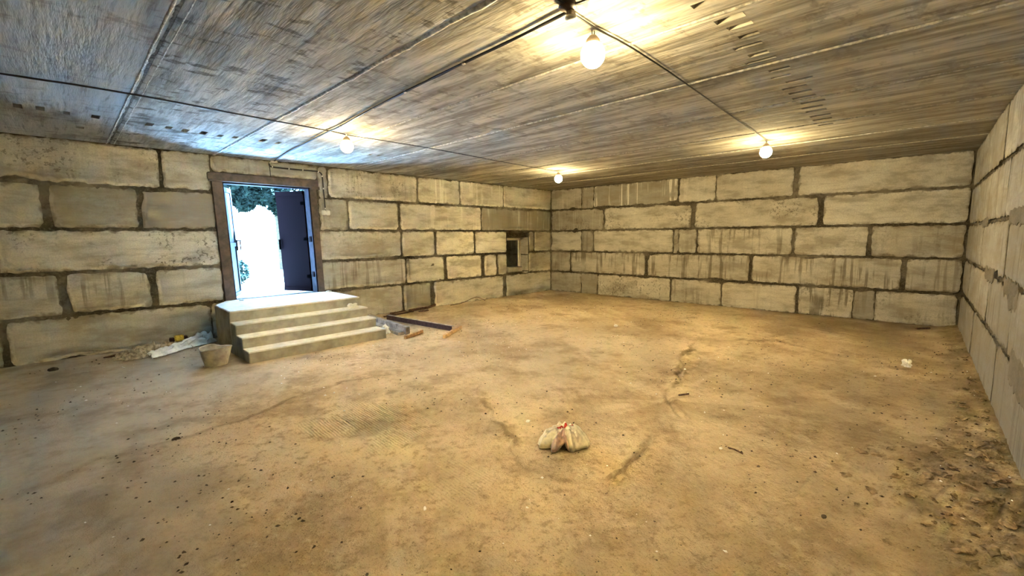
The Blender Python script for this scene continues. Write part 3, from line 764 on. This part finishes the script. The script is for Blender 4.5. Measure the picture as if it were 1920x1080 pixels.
cable('ceiling_cable', [(2.78, 5.755, zc), (3.63, 5.735, zc), (4.66, 5.785, zc), (6.06, 5.91, zc), (7.43, 5.96, zc)], .005,
      'thin cable between the bulb by the door and the far corner bulb')
c2 = [(2.275, 1.769, zc), (2.305, 2.253, zc), (2.325, 2.797, zc), (2.35, 3.334, zc), (2.371, 3.708, zc), (2.419, 4.399, zc), (2.505, 5.362, zc), (2.515, 5.755, zc), (2.564, 6.475, zc), (2.626, 7.485, zc), (2.745, 8.50, zc)]
cable('ceiling_cable', c2, .008, 'thick twin black cable running along the ceiling from junction box to the door wall', 2, [c2[i] for i in (2, 4, 5, 6)], .008, 4)
c3 = [(2.30, 1.74, zc), (2.58, 1.75, zc), (2.965, 1.74, zc), (3.493, 1.757, zc), (4.074, 1.79, zc), (5.297, 1.87, zc), (6.62, 1.955, zc), (7.33, 2.01, zc)]
cable('ceiling_cable', c3, .006, 'twisted twin cable from the nearest bulb across the ceiling to the right bulb', 2, [], .006, 9)
cable('ceiling_cable', [(2.21, 1.70, zc), (2.09, 1.70, zc), (1.2, 1.69, zc), (-1.0, 1.70, zc), (-2.95, 1.7, zc)], .007, 'black cable leaving the junction box toward the top edge, left one')
cable('ceiling_cable', [(2.225, 1.68, zc), (2.24, 1.59, zc), (2.235, 1.3, zc), (2.2, .2, zc), (2.2, -.5, zc)], .007, 'black cable leaving the junction box toward the top edge, right one', 2, [], .006, 14)

jb = tag(empty('ceiling_junction_box', (2.222, 1.712, H)), 'dark round junction box on the ceiling where the cables meet', 'junction box')
MB().lathe([(.030, .0), (.052, -.001), (.054, -.022), (.046, -.030), (.020, -.034)], 20).build('box_body', M['brown_box'], jb, 50)
MB().box(.012, .058, -.02, .022, -.062, -.030).build('terminal_block', M['socket'], jb, bevel=.005)
MB().lathe([(.010, -.060), (.034, -.062), (.037, -.070), (.030, -.082), (.012, -.086)], 18, (.036, .002, 0)).build('porcelain_cap', M['clip'], jb, 60)

# wall wiring beside the door
wb = tag(empty('wall_junction_box', (2.768, W - .03, 2.985)), 'flat white junction box where wall meets ceiling above the door', 'junction box')
MB().lathe([(.020, -.020), (.055, -.020), (.058, -.005), (.05, .012)], 20).build('box_body', M['clip'], wb, 50)
ys = W - .022
sw = [(2.70, ys, 2.972), (2.690, ys, 2.92), (2.712, ys, 2.897), (2.76, ys, 2.888), (3.004, ys, 2.884), (3.248, ys, 2.884), (3.478, ys, 2.889), (3.545, ys, 2.880), (3.602, ys, 2.82), (3.614, ys, 2.564), (3.63, ys, 2.175)]
cable('switch_cable', sw, .012, 'black cable clipped along the wall over the door down to the switches', 1,
      [(2.70, ys, 2.955), (2.735, ys, 2.892), (3.012, ys, 2.884), (3.252, ys, 2.884), (3.535, ys, 2.882), (3.603, ys, 2.805), (3.613, ys, 2.575), (3.628, ys, 2.20)])
cable('cable_stub', [(2.689, ys, 2.93), (2.694, ys, 2.85), (2.70, ys, 2.72)], .006, 'short black cable dropping from the wall junction box to the door head')
swt = tag(empty('light_switch', (3.64, W, 2.122)), 'white double light switch on the wall right of the door', 'light switch')
for dx in (-.041, .041):
    pz_ = MB().box(dx - .038, dx + .038, -.034, .004, -.045, .045).build('switch_housing', M['clip'], swt, bevel=.010, seg=2)
    MB().box(dx - .024, dx + .024, -.042, -.030, -.030, .030).build('switch_rocker', M['clip'], pz_, bevel=.004)

# ------------------------------------------------------------------ bucket
bk = tag(empty('bucket', (1.30, 6.74, 0.003)), 'grey cement-caked bucket standing on the floor beside the stairs', 'bucket')
def bucket():
    n = 40; prof = [(.128, .0), (.150, .10), (.172, .225), (.178, .232), (.168, .236), (.162, .226), (.140, .10), (.120, .018), (.0, .016)]
    vs = []; fs = []
    for r, z in prof:
        for k in range(n):
            a = 2 * math.pi * k / n
            q = 1 + (.05 * math.cos(2 * a + .6) + .03 * math.cos(3 * a)) * (z / .23)
            zz = z + (.014 * math.cos(2 * a + 2.2) + .006 * math.sin(5 * a)) * (z / .23) ** 2
            vs.append((r * q * math.cos(a), r * q * math.sin(a), zz))
    F = lambda i0, i1: [(i * n + k, i * n + (k + 1) % n, (i + 1) * n + (k + 1) % n, (i + 1) * n + k) for i in range(i0, i1) for k in range(n)]
    MB().add(vs, F(0, 2) + F(5, 8) + [tuple(range(n))[::-1]]).build('bucket_body', M['bucket'], bk, 60)
    MB().add(vs[2 * n:6 * n], [(i * n + k, i * n + (k + 1) % n, (i + 1) * n + (k + 1) % n, (i + 1) * n + k) for i in range(3) for k in range(n)]).build('bucket_rim', M['bucket_rim'], bk, 60)
bucket()

# ------------------------------------------------------------------ sheets by the wall
def sheet(name, path, mat, label, cat, seed, thick=.006):
    """a crumpled strip: path of (x, y, halfwidth, height)"""
    n = 70; m = 26; P = [Vector((a, b, c)) for a, b, c, d in path]; hs = [d for a, b, c, d in path]
    def at(t):
        f = t * (len(path) - 1); i = min(int(f), len(path) - 2); k = f - i; k = k * k * (3 - 2 * k)
        return P[i].lerp(P[i + 1], k), hs[i] * (1 - k) + hs[i + 1] * k
    vs = []
    for i in range(n + 1):
        t = i / n; p, hh = at(t); p2, _ = at(min(1, t + .02)); p1, _ = at(max(0, t - .02))
        d = (p2 - p1); d = Vector((d.x, d.y, 0)).normalized(); s = Vector((-d.y, d.x, 0))
        for j in range(m + 1):
            u = j / m * 2 - 1
            fold = 1.5 * abs(math.sin(u * 6.5 + 4 * nz(t * 4, seed) + seed)) - .35 + 1.6 * nz(t * 11, u * 2.5 + seed)
            z = max(.004, hh * (1 - abs(u) ** 2.2) * (.55 + .45 * fold) + .012 * abs(nz(t * 22, u * 6 + seed)))
            w = p.z * (1 + .45 * nz(t * 7 + seed, 4.0 * (u > 0)) + .2 * nz(t * 23, u + seed))
            q = Vector((p.x, p.y, 0)) + s * (u * w) + d * (.03 * nz(t * 8, u * 4, seed))
            vs.append((q.x, q.y, z))
    fs = [(i * (m + 1) + j, (i + 1) * (m + 1) + j, (i + 1) * (m + 1) + j + 1, i * (m + 1) + j + 1) for i in range(n) for j in range(m)]
    o = MB().add(vs, fs).build(name, mat, None, 180)
    sol = o.modifiers.new('thickness', 'SOLIDIFY'); sol.thickness = thick; sol.offset = 1
    return tag(o, label, cat)
sheet('plastic_sheet', [(.74, 7.86, .08, .06), (.86, 7.90, .11, .08), (1.0, 8.04, .11, .07), (1.2, 8.22, .14, .08), (1.42, 8.33, .16, .15), (1.56, 8.38, .13, .12)], M['plastic'], 'crumpled white plastic sheet lying along the wall behind the bucket', 'plastic sheet', 3)
sheet('burlap_sack', [(.44, 8.16, .07, .05), (.50, 8.02, .13, .08), (.60, 7.97, .15, .09), (.70, 8.0, .11, .06)], M['sack'], 'flattened brown sack on the floor left of the white plastic sheet', 'sack', 8)
sheet('dusty_cloth', [(.62, 8.40, .10, .06), (.85, 8.42, .13, .08), (1.08, 8.42, .12, .06)], M['sack'], 'brown dusty cloth heaped against the wall behind the sack', 'cloth', 15)
yp = tag(empty('yellow_packet', (1.18, 8.50, 0.0)), 'small yellow packet with dark ends leaning at the wall behind the plastic sheet', 'packet')
MB().box(-.06, .06, -.02, .05, .055, .145).build('packet_body', M['yellow'], yp, bevel=.012)
MB().box(-.125, -.058, -.012, .045, .05, .12).build('packet_end', M['maroon_bar'], yp, bevel=.012)
MB().box(.058, .11, -.012, .045, .06, .125).build('packet_end', M['maroon_bar'], yp, bevel=.012)
MB().box(-.10, .10, -.01, .05, -.01, .056).build('packet_base', M['sack'], yp, bevel=.01)
tag(MB().tube([(.28, 8.22, .02), (.40, 8.20, .03), (.52, 8.14, .05)], [.008, .02, .03], 7).build('rust_coloured_rag', M['rod'], None, 60), 'dark reddish twisted rag at the left end of the brown sack', 'rag')

# ------------------------------------------------------------------ timber and rods right of the stairs
def plank(name, a, b, w, h, mat, label, cat, group=None, upv=(0, 0, 1), bev=.004):
    o = MB().beam(a, b, w, h, upv).build(name, mat, None, bevel=bev); rough(o, .004, 5)
    return tag(o, label, cat, group)
plank('grey_board', (4.15, 8.10, .065), (4.01, 6.44, .065), .075, .13, M['grey_wood'], 'cement-stained grey board standing on edge right of the stairs', 'board')
plank('grey_board', (4.02, 7.80, .026), (3.90, 6.48, .026), .11, .05, M['grey_wood'], 'cement-stained grey board lying flat against the upright grey board', 'board')
bar = tag(empty('angle_bar', (4.55, 7.0, 0)), 'long dark maroon angle bar on the floor between grey boards and rods', 'angle bar')
local(MB().beam((4.47, 7.95, .048), (4.66, 6.08, .048), .008, .085).build('bar_web', M['maroon_bar'], bar), bar)
local(MB().beam((4.50, 7.95, .091), (4.69, 6.08, .091), .055, .007).build('bar_flange', M['grey_wood'], bar), bar)
plank('wood_batten', (3.78, 6.17, .030), (4.24, 6.37, .034), .05, .055, M['wood'], 'short raw wood batten at the end of the grey boards', 'batten')
plank('wood_batten', (4.24, 5.74, .032), (4.90, 6.14, .036), .05, .060, M['wood'], 'raw wood batten at the end of the dark angle bar', 'batten')
for i, (a, b, r, lb) in enumerate([((4.55, 8.20, .018), (5.32, 8.30, .022), .016, 'rusty rod lying lowest in the small heap by the wall'),
                                   ((4.60, 8.12, .055), (5.15, 8.42, .05), .014, 'rusty rod lying crossed over the lowest rod of the heap'),
                                   ((4.86, 8.50, .02), (5.22, 8.44, .03), .010, 'thin rusty rod at the back of the heap by the wall'),
                                   ((5.28, 8.40, .035), (5.78, 8.47, .035), .030, 'short thick dark rod in the middle of the heap'),
                                   ((5.74, 8.38, .04), (6.06, 8.52, .06), .030, 'short thick dark rod at the right end of the heap'),
                                   ((5.42, 8.24, .015), (5.66, 8.22, .015), .014, 'short stub of rod in front of the thick dark rods')]):
    A = Vector(a); B = Vector(b)
    pts = [A.lerp(B, t) + Vector((0, .012 * nz(t * 4, i), .006 * nz(t * 5, i + 3))) for t in np.linspace(0, 1, 9)]
    tag(MB().tube(pts, r, 7).build('rusty_rod', M['rod'], None, 60), lb, 'rod', 'rods heaped by the wall')
tag(MB().tube(smooth_pts([(6.45, 8.44, .010), (6.8, 8.46, .02), (7.2, 8.52, .09), (7.38, 8.52, .10), (7.50, 8.36, .02)], 5), .008, 6).build('bent_wire', M['rod'], None, 60), 'bent rusty wire lying at the foot of the door wall', 'wire')

def lump(name, loc, sc, mat, label, cat, seed, sub=3, amp=.35, fr=2.2, group=None, flat=True, rot=0):
    bm = bmesh.new(); bmesh.ops.create_icosphere(bm, subdivisions=sub, radius=1)
    for v in bm.verts:
        p = v.co.copy(); k = 1 + amp * nz(p.x * fr + seed, p.y * fr, p.z * fr) + amp * .5 * nz(p.x * fr * 2.7, p.y * fr * 2.7 + seed, p.z * fr * 2.7)
        v.co = Vector((p.x * sc[0] * k, p.y * sc[1] * k, p.z * sc[2] * k))
        if flat: v.co.z = max(v.co.z, -sc[2] * .45) + sc[2] * .45
    me = bpy.data.meshes.new(name); bm.to_mesh(me); bm.free()
    o = link(name, me, mat, None, 50); o.location = loc; o.rotation_euler = (0, 0, rot)
    return tag(o, label, cat, group)

def crumple(name, loc, sc, mat, label, cat, seed, rot=0):
    o = lump(name, loc, sc, mat, label, cat, seed, 3, .75, 1.9, None, True, rot); return o
crumple('plastic_bag', (3.80, 6.80, .0), (.055, .05, .095), M['plastic'], 'small crumpled pale plastic bag in the angle between stairs and grey boards', 'plastic bag', 4.2)
crumple('white_glove', (3.40, 7.16, .452), (.10, .05, .055), M['chip'], 'crumpled white glove on the top step at its right end', 'glove', 9.1, .2)
crumple('white_lump', (7.21, .27, .0), (.055, .042, .055), M['chip'], 'white crumpled lump on the floor near the right wall', 'litter', 2.5, .6)

# ------------------------------------------------------------------ crumpled woven bag in the middle of the floor
def woven_bag():
    R = Vector((.701, -.713, 0)).normalized(); F = Vector((.713, .701, 0)).normalized()
    e = tag(empty('woven_bag', (2.66, 2.06, 0.0)), 'crumpled cream woven bag with red print on the middle of the floor', 'bag')
    NA = 96; NR = 22
    def outline(a):
        # a: 0 = right, 90 = away, 270 = toward the viewer
        x, y = math.cos(a), math.sin(a)
        r = 1 / math.sqrt((x / .205) ** 2 + (y / .125) ** 2)
        g = lambda c, w: math.exp(-((math.atan2(math.sin(a - c), math.cos(a - c))) / w) ** 2)
        D = math.radians
        r *= 1 - .36 * g(D(262), .26) - .12 * g(D(215), .14)
        r *= 1 + .30 * g(D(236), .15) + .17 * g(D(290), .22) + .10 * g(D(200), .13) - .12 * g(D(150), .3)
        lift = .052 * g(D(262), .20) + .012 * g(D(218), .1)
        return r, lift
    def surf(a, t, off=0.0):
        r, lift = outline(a)
        prof = (1 - t ** 2.6) ** .62
        x = r * t * math.cos(a); y = r * t * math.sin(a)
        c = math.cos(a)
        ht = .140 + .026 * math.exp(-((x - .09) / .07) ** 2) + .016 * math.exp(-((x + .06) / .06) ** 2) - .030 * math.exp(-((x - .005) / .028) ** 2 - ((y + .06) / .06) ** 2)
        crease = .050 * (abs(nz(x * 17, y * 17, 3)) - .2) + .022 * (abs(nz(x * 40, y * 40, 7)) - .2)
        z = lift * t ** 3 + (ht - lift * t ** 3 * .5) * prof + crease * (1 - t ** 6)
        k = 1 + .03 * math.sin(a * 13 + 2 * nz(a * 3, 1.0)) * t
        p = R * (x * k) + F * (y * k) + Vector((0, 0, max(.003 + off, z + off)))
        return p
    vs = [surf(0, 0)]; fs = []
    for i in range(1, NR + 1):
        for k in range(NA): vs.append(surf(2 * math.pi * k / NA, i / NR))
    for k in range(NA): fs.append((0, 1 + k, 1 + (k + 1) % NA))
    for i in range(NR - 1):
        for k in range(NA):
            a = 1 + i * NA + k; b = 1 + i * NA + (k + 1) % NA; fs.append((a, a + NA, b + NA, b))
    o = MB().add(vs, fs).build('bag_cloth', M['cloth'], e, 32)
    s = o.modifiers.new('thickness', 'SOLIDIFY'); s.thickness = .005; s.offset = -1
    # pink lining turned outward in the fold facing the viewer
    vs = []; fs = []; n, m = 18, 12
    for i in range(n + 1):
        for j in range(m + 1):
            u = i / n * 2 - 1; v = j / m
            a = math.radians(258 + u * (10 + 19 * v) - 6 * v)
            t = .42 + .56 * v
            p = surf(a, t, .006 + .009 * math.sin(u * 8 + v * 3) * (1 - v * .3) + .006 * nz(u * 4, v * 5, 2))
            p -= F * (.018 * v + .008 * math.sin(u * 7)); p.z -= .010 * v
            vs.append(p)
    fs = [(i * (m + 1) + j, (i + 1) * (m + 1) + j, (i + 1) * (m + 1) + j + 1, i * (m + 1) + j + 1) for i in range(n) for j in range(m)]
    o = MB().add(vs, fs).build('bag_lining', M['pink'], e, 180)
    s = o.modifiers.new('thickness', 'SOLIDIFY'); s.thickness = .004; s.offset = 1
    # red print across the crest
    def sxy(x, y, off):
        a = math.atan2(y, x); r, _ = outline(a); return surf(a, min(.98, math.hypot(x, y) / r), off)
    for (x0, y0, x1, y1, wd) in ((-.048, -.040, .022, .012, .017), (.050, .000, .072, -.006, .008)):
        n = 12; d = Vector((x1 - x0, y1 - y0, 0)).normalized(); vs = []
        for i in range(n + 1):
            for j in range(5):
                w = wd * (1.1 - .5 * i / n + .25 * math.sin(i * 1.9)) * (j / 2 - 1)
                vs.append(sxy(x0 + (x1 - x0) * i / n - d.y * w, y0 + (y1 - y0) * i / n + d.x * w, .005))
        fs = [(i * 5 + j, (i + 1) * 5 + j, (i + 1) * 5 + j + 1, i * 5 + j + 1) for i in range(n) for j in range(4)]
        MB().add(vs, fs).build('red_print', M['red'], e, 180)
woven_bag()

# ------------------------------------------------------------------ litter
lump('plaster_chip', (2.776, 2.553, .0), (.022, .015, .014), M['chip'], 'small pale plaster chip on the floor left of the woven bag', 'chip', 1.1, 2)
lump('plaster_chip', (6.95, 4.21, .0), (.045, .03, .028), M['chip'], 'small pale plaster chip alone on the floor before the back wall', 'chip', 1.7, 2)
lump('plaster_chip', (1.408, 2.145, .0), (.016, .009, .012), M['chip'], 'small pale plaster chip in the foreground left of centre', 'chip', 2.3, 2, rot=.9)
lump('plaster_chip', (3.445, -.17, .012), (.02, .016, .014), M['chip'], 'small pale plaster chip at the edge of the rubble by the right wall', 'chip', 3.9, 2)
lump('plaster_chip', (3.43, 1.14, .0), (.016, .012, .008), M['chip'], 'small pale plaster chip beside the thin dark stick', 'chip', 6.9, 2)
lump('plaster_chip', (2.05, 8.40, .605), (.04, .03, .02), M['chip'], 'pale crumb on the stair landing by the left door jamb', 'chip', 5.9, 2)
lump('plaster_chip', (3.53, 8.42, .605), (.06, .03, .025), M['chip'], 'pale crumb on the stair landing by the right door jamb', 'chip', 5.2, 2)
tag(MB().tube([(3.462, 1.098, .012), (3.455, 1.05, .016), (3.44, .985, .010)], .006, 6).build('thin_stick', M['rod'], None, 60), 'thin dark stick lying on the floor right of the woven bag', 'stick')
tag(MB().tube([(4.30, 1.86, .012), (4.40, 1.80, .014)], .010, 6).build('thin_stick', M['rod'], None, 60), 'short dark stub of stick beside the floor ridge', 'stick')
tag(MB().tube([(10.15, .30, .012), (10.35, .14, .012)], .016, 6).build('thin_stick', M['rod'], None, 60), 'dark stick on the floor in the right far corner', 'stick')
lump('dark_stone', (2.974, .403, .0), (.020, .013, .010), M['pebble'], 'dark stone on the floor in the right foreground', 'stone', 7.7, 2)
lump('dark_stone', (-.202, 7.965, .0), (.05, .035, .03), M['pebble'], 'dark stone on the floor near the wall at far left', 'stone', 8.8, 2)
lump('dark_stone', (.525, 4.409, .0), (.03, .02, .018), M['pebble'], 'dark stone on the ragged floor edge at left', 'stone', 9.9, 2)

# rubble along the foot of the right wall
protos = []
rr = random.Random(11)
for k in range(4):
    bm = bmesh.new(); bmesh.ops.create_icosphere(bm, subdivisions=2, radius=1)
    for v in bm.verts:
        p = v.co.copy(); q = 1 + .8 * nz(p.x * 1.6 + k * 7, p.y * 1.6, p.z * 1.6) + .5 * nz(p.x * 4, p.y * 4 + k, p.z * 4)
        v.co = Vector((p.x * q * 1.25, p.y * q * .85, p.z * q * .45))
    me = bpy.data.meshes.new('earth_clod'); bm.to_mesh(me); bm.free(); me.materials.append(M['clod'])
    protos.append(me)
def yC(x): return -.199 - (KB + .296 - x) * math.tan(CANG)
n = 0
while n < 200:
    x = rr.gauss(3.7, .8) if n < 150 else rr.uniform(3.0, 8.5)
    wd_ = .30 + .60 * math.exp(-((x - 3.65) / .8) ** 2)
    d = abs(rr.gauss(0, .5)) * wd_ + .03
    y = yC(x) + d
    if x < 2.7 or x > 9: continue
    s = .007 + .026 * rr.random() ** 2.2 * (1.35 if d < .25 else 1.0)
    o = bpy.data.objects.new('earth_clod', protos[n % 4]); COL.objects.link(o)
    o.location = (x, y, fz(x, y) + s * .12); o.rotation_euler = (rr.uniform(-.4, .4), rr.uniform(-.4, .4), rr.uniform(0, 6.3)); o.scale = (s, s, s)
    if x < 4.5: tag(o, 'brown clod of earth in the wide rubble spread by the right wall nearest the viewer', 'clod', 'clods in the near rubble spread')
    else: tag(o, 'brown clod of earth in the narrow strip of rubble farther along the right wall', 'clod', 'clods in the far rubble strip')
    n += 1

def crumbs(name, num, seed, mat, label, dens):
    r = np.random.RandomState(seed); vs = []; fs = []
    cnt = 0
    while cnt < num:
        x = r.uniform(-.5, 9.8); y = r.uniform(-.4, 8.3)
        if r.rand() > dens(x, y): continue
        if (1.5 < x < 3.75 and y > 6.4) or y < yC(x) + .04: continue
        s = .0035 + .008 * r.rand() ** 3
        c = Vector((x, y, fz(x, y) + s * .25)); n0 = len(vs)
        ax = r.rand() * 6.28
        for (a, b, d) in ((1, 0, 0), (0, 1, 0), (-1, 0, 0), (0, -1, 0), (0, 0, 1), (0, 0, -.6)):
            k = s * (.7 + .7 * r.rand()); X = a * math.cos(ax) - b * math.sin(ax) * .7; Y = a * math.sin(ax) + b * math.cos(ax) * .7
            vs.append((c.x + X * k * 1.3, c.y + Y * k * 1.3, c.z + d * k * .8))
        fs += [(n0 + i, n0 + (i + 1) % 4, n0 + 4) for i in range(4)] + [(n0 + (i + 1) % 4, n0 + i, n0 + 5) for i in range(4)]
        cnt += 1
    me = bpy.data.meshes.new(name); me.from_pydata(vs, [], fs); me.update()
    return tag(link(name, me, mat), label, 'debris', kind='stuff')
dens = lambda x, y: max(0.0, min(1, .25 + 1.3 * nz(x * .9, y * .9, 5) + .5 * math.exp(-((x - .7) ** 2 + (y - 4.2) ** 2) / .5) + .6 * math.exp(-((y - yC(x)) / .6) ** 2) + .5 * math.exp(-((x - 3.6) ** 2 + (y - 1.1) ** 2) / .4)))
crumbs('dark_grit', 2600, 3, M['pebble'], 'dark grit and tiny stones strewn over the dusty floor', dens)
crumbs('pale_grit', 420, 9, M['chip'], 'pale plaster crumbs strewn over the dusty floor', lambda x, y: max(0, .2 + nz(x * .8, y * .8, 15)))

# ------------------------------------------------------------------ outside the door
og = MB().box(-14, 22, W + .50, 46, .30, .540).build('ground_outside', M['far_ground'], None)  # darkened beyond the apron, to cut light bounced onto the far ceiling
tag(og, kind='structure')
ap = MB().box(-1.5, 6.5, W + .50, 11.6, .42, .552).build('bounce_apron_outside', M['outside'], None, bevel=.01)  # pale strip added by the door to bounce sunlight onto the near ceiling
tag(ap, kind='structure')
ow = MB().box(-6, 16, 24, 24.3, .5, 3.6).build('wall_outside', M['render_wall'], None)
tag(ow, kind='structure')
def foliage(parent, centers, n, size, seed):
    r = random.Random(seed); vs = []; fs = []
    for i in range(n):
        cx, cy, cz, rx, rz = r.choice(centers)
        d = Vector((r.gauss(0, 1), r.gauss(0, 1), r.gauss(0, 1))).normalized() * (r.random() ** .4)
        c = Vector((cx + d.x * rx, cy + d.y * rx, cz + d.z * rz))
        a = Vector((r.gauss(0, 1), r.gauss(0, 1), r.gauss(0, .6))).normalized(); b = a.orthogonal().normalized()
        b.rotate(Matrix.Rotation(r.uniform(0, 6.28), 3, a)); s = size * r.uniform(.6, 1.2)
        n0 = len(vs); vs += [c - a * s, c + b * s * .45 - a * s * .1, c + a * s, c - b * s * .45 - a * s * .1]; fs.append((n0, n0 + 1, n0 + 2, n0 + 3))
    me = bpy.data.meshes.new('foliage'); me.from_pydata([tuple(v) for v in vs], [], fs); me.update()
    o = link('foliage', me, M['leafgreen'], parent); local(o, parent); o['kind'] = 'stuff'
tr = tag(empty('tree', (5.6, 17.0, .54)), 'leafy green tree seen through the top of the open doorway', 'tree')
local(MB().tube(smooth_pts([(5.6, 17, .5), (5.5, 16.9, 2.2), (5.2, 16.6, 3.6), (4.8, 16.2, 4.6)], 4), [.17] * 4 + [.14] * 4 + [.1] * 4 + [.06], 9).build('trunk', M['bark'], tr, 60), tr)
foliage(tr, [(4.3, 16.2, 3.35, .9, .75), (3.7, 16, 3.5, .9, .8), (5.3, 16.4, 3.6, 1.1, .9), (4.6, 17, 4.5, 1.6, 1.1), (4.8, 15.9, 3.15, .6, .45), (4.15, 15.8, 2.85, .35, .35), (5.35, 16.2, 2.75, .4, .35)], 7000, .11, 21)
sh = tag(empty('shrub', (2.95, 12.2, .54)), 'low shrub outside beside the left door leaf', 'shrub')
local(MB().tube([(2.95, 12.2, .5), (2.93, 12.2, .9)], .03, 7).build('stem', M['bark'], sh, 60), sh)
foliage(sh, [(2.92, 12.2, .85, .28, .32)], 500, .07, 5)
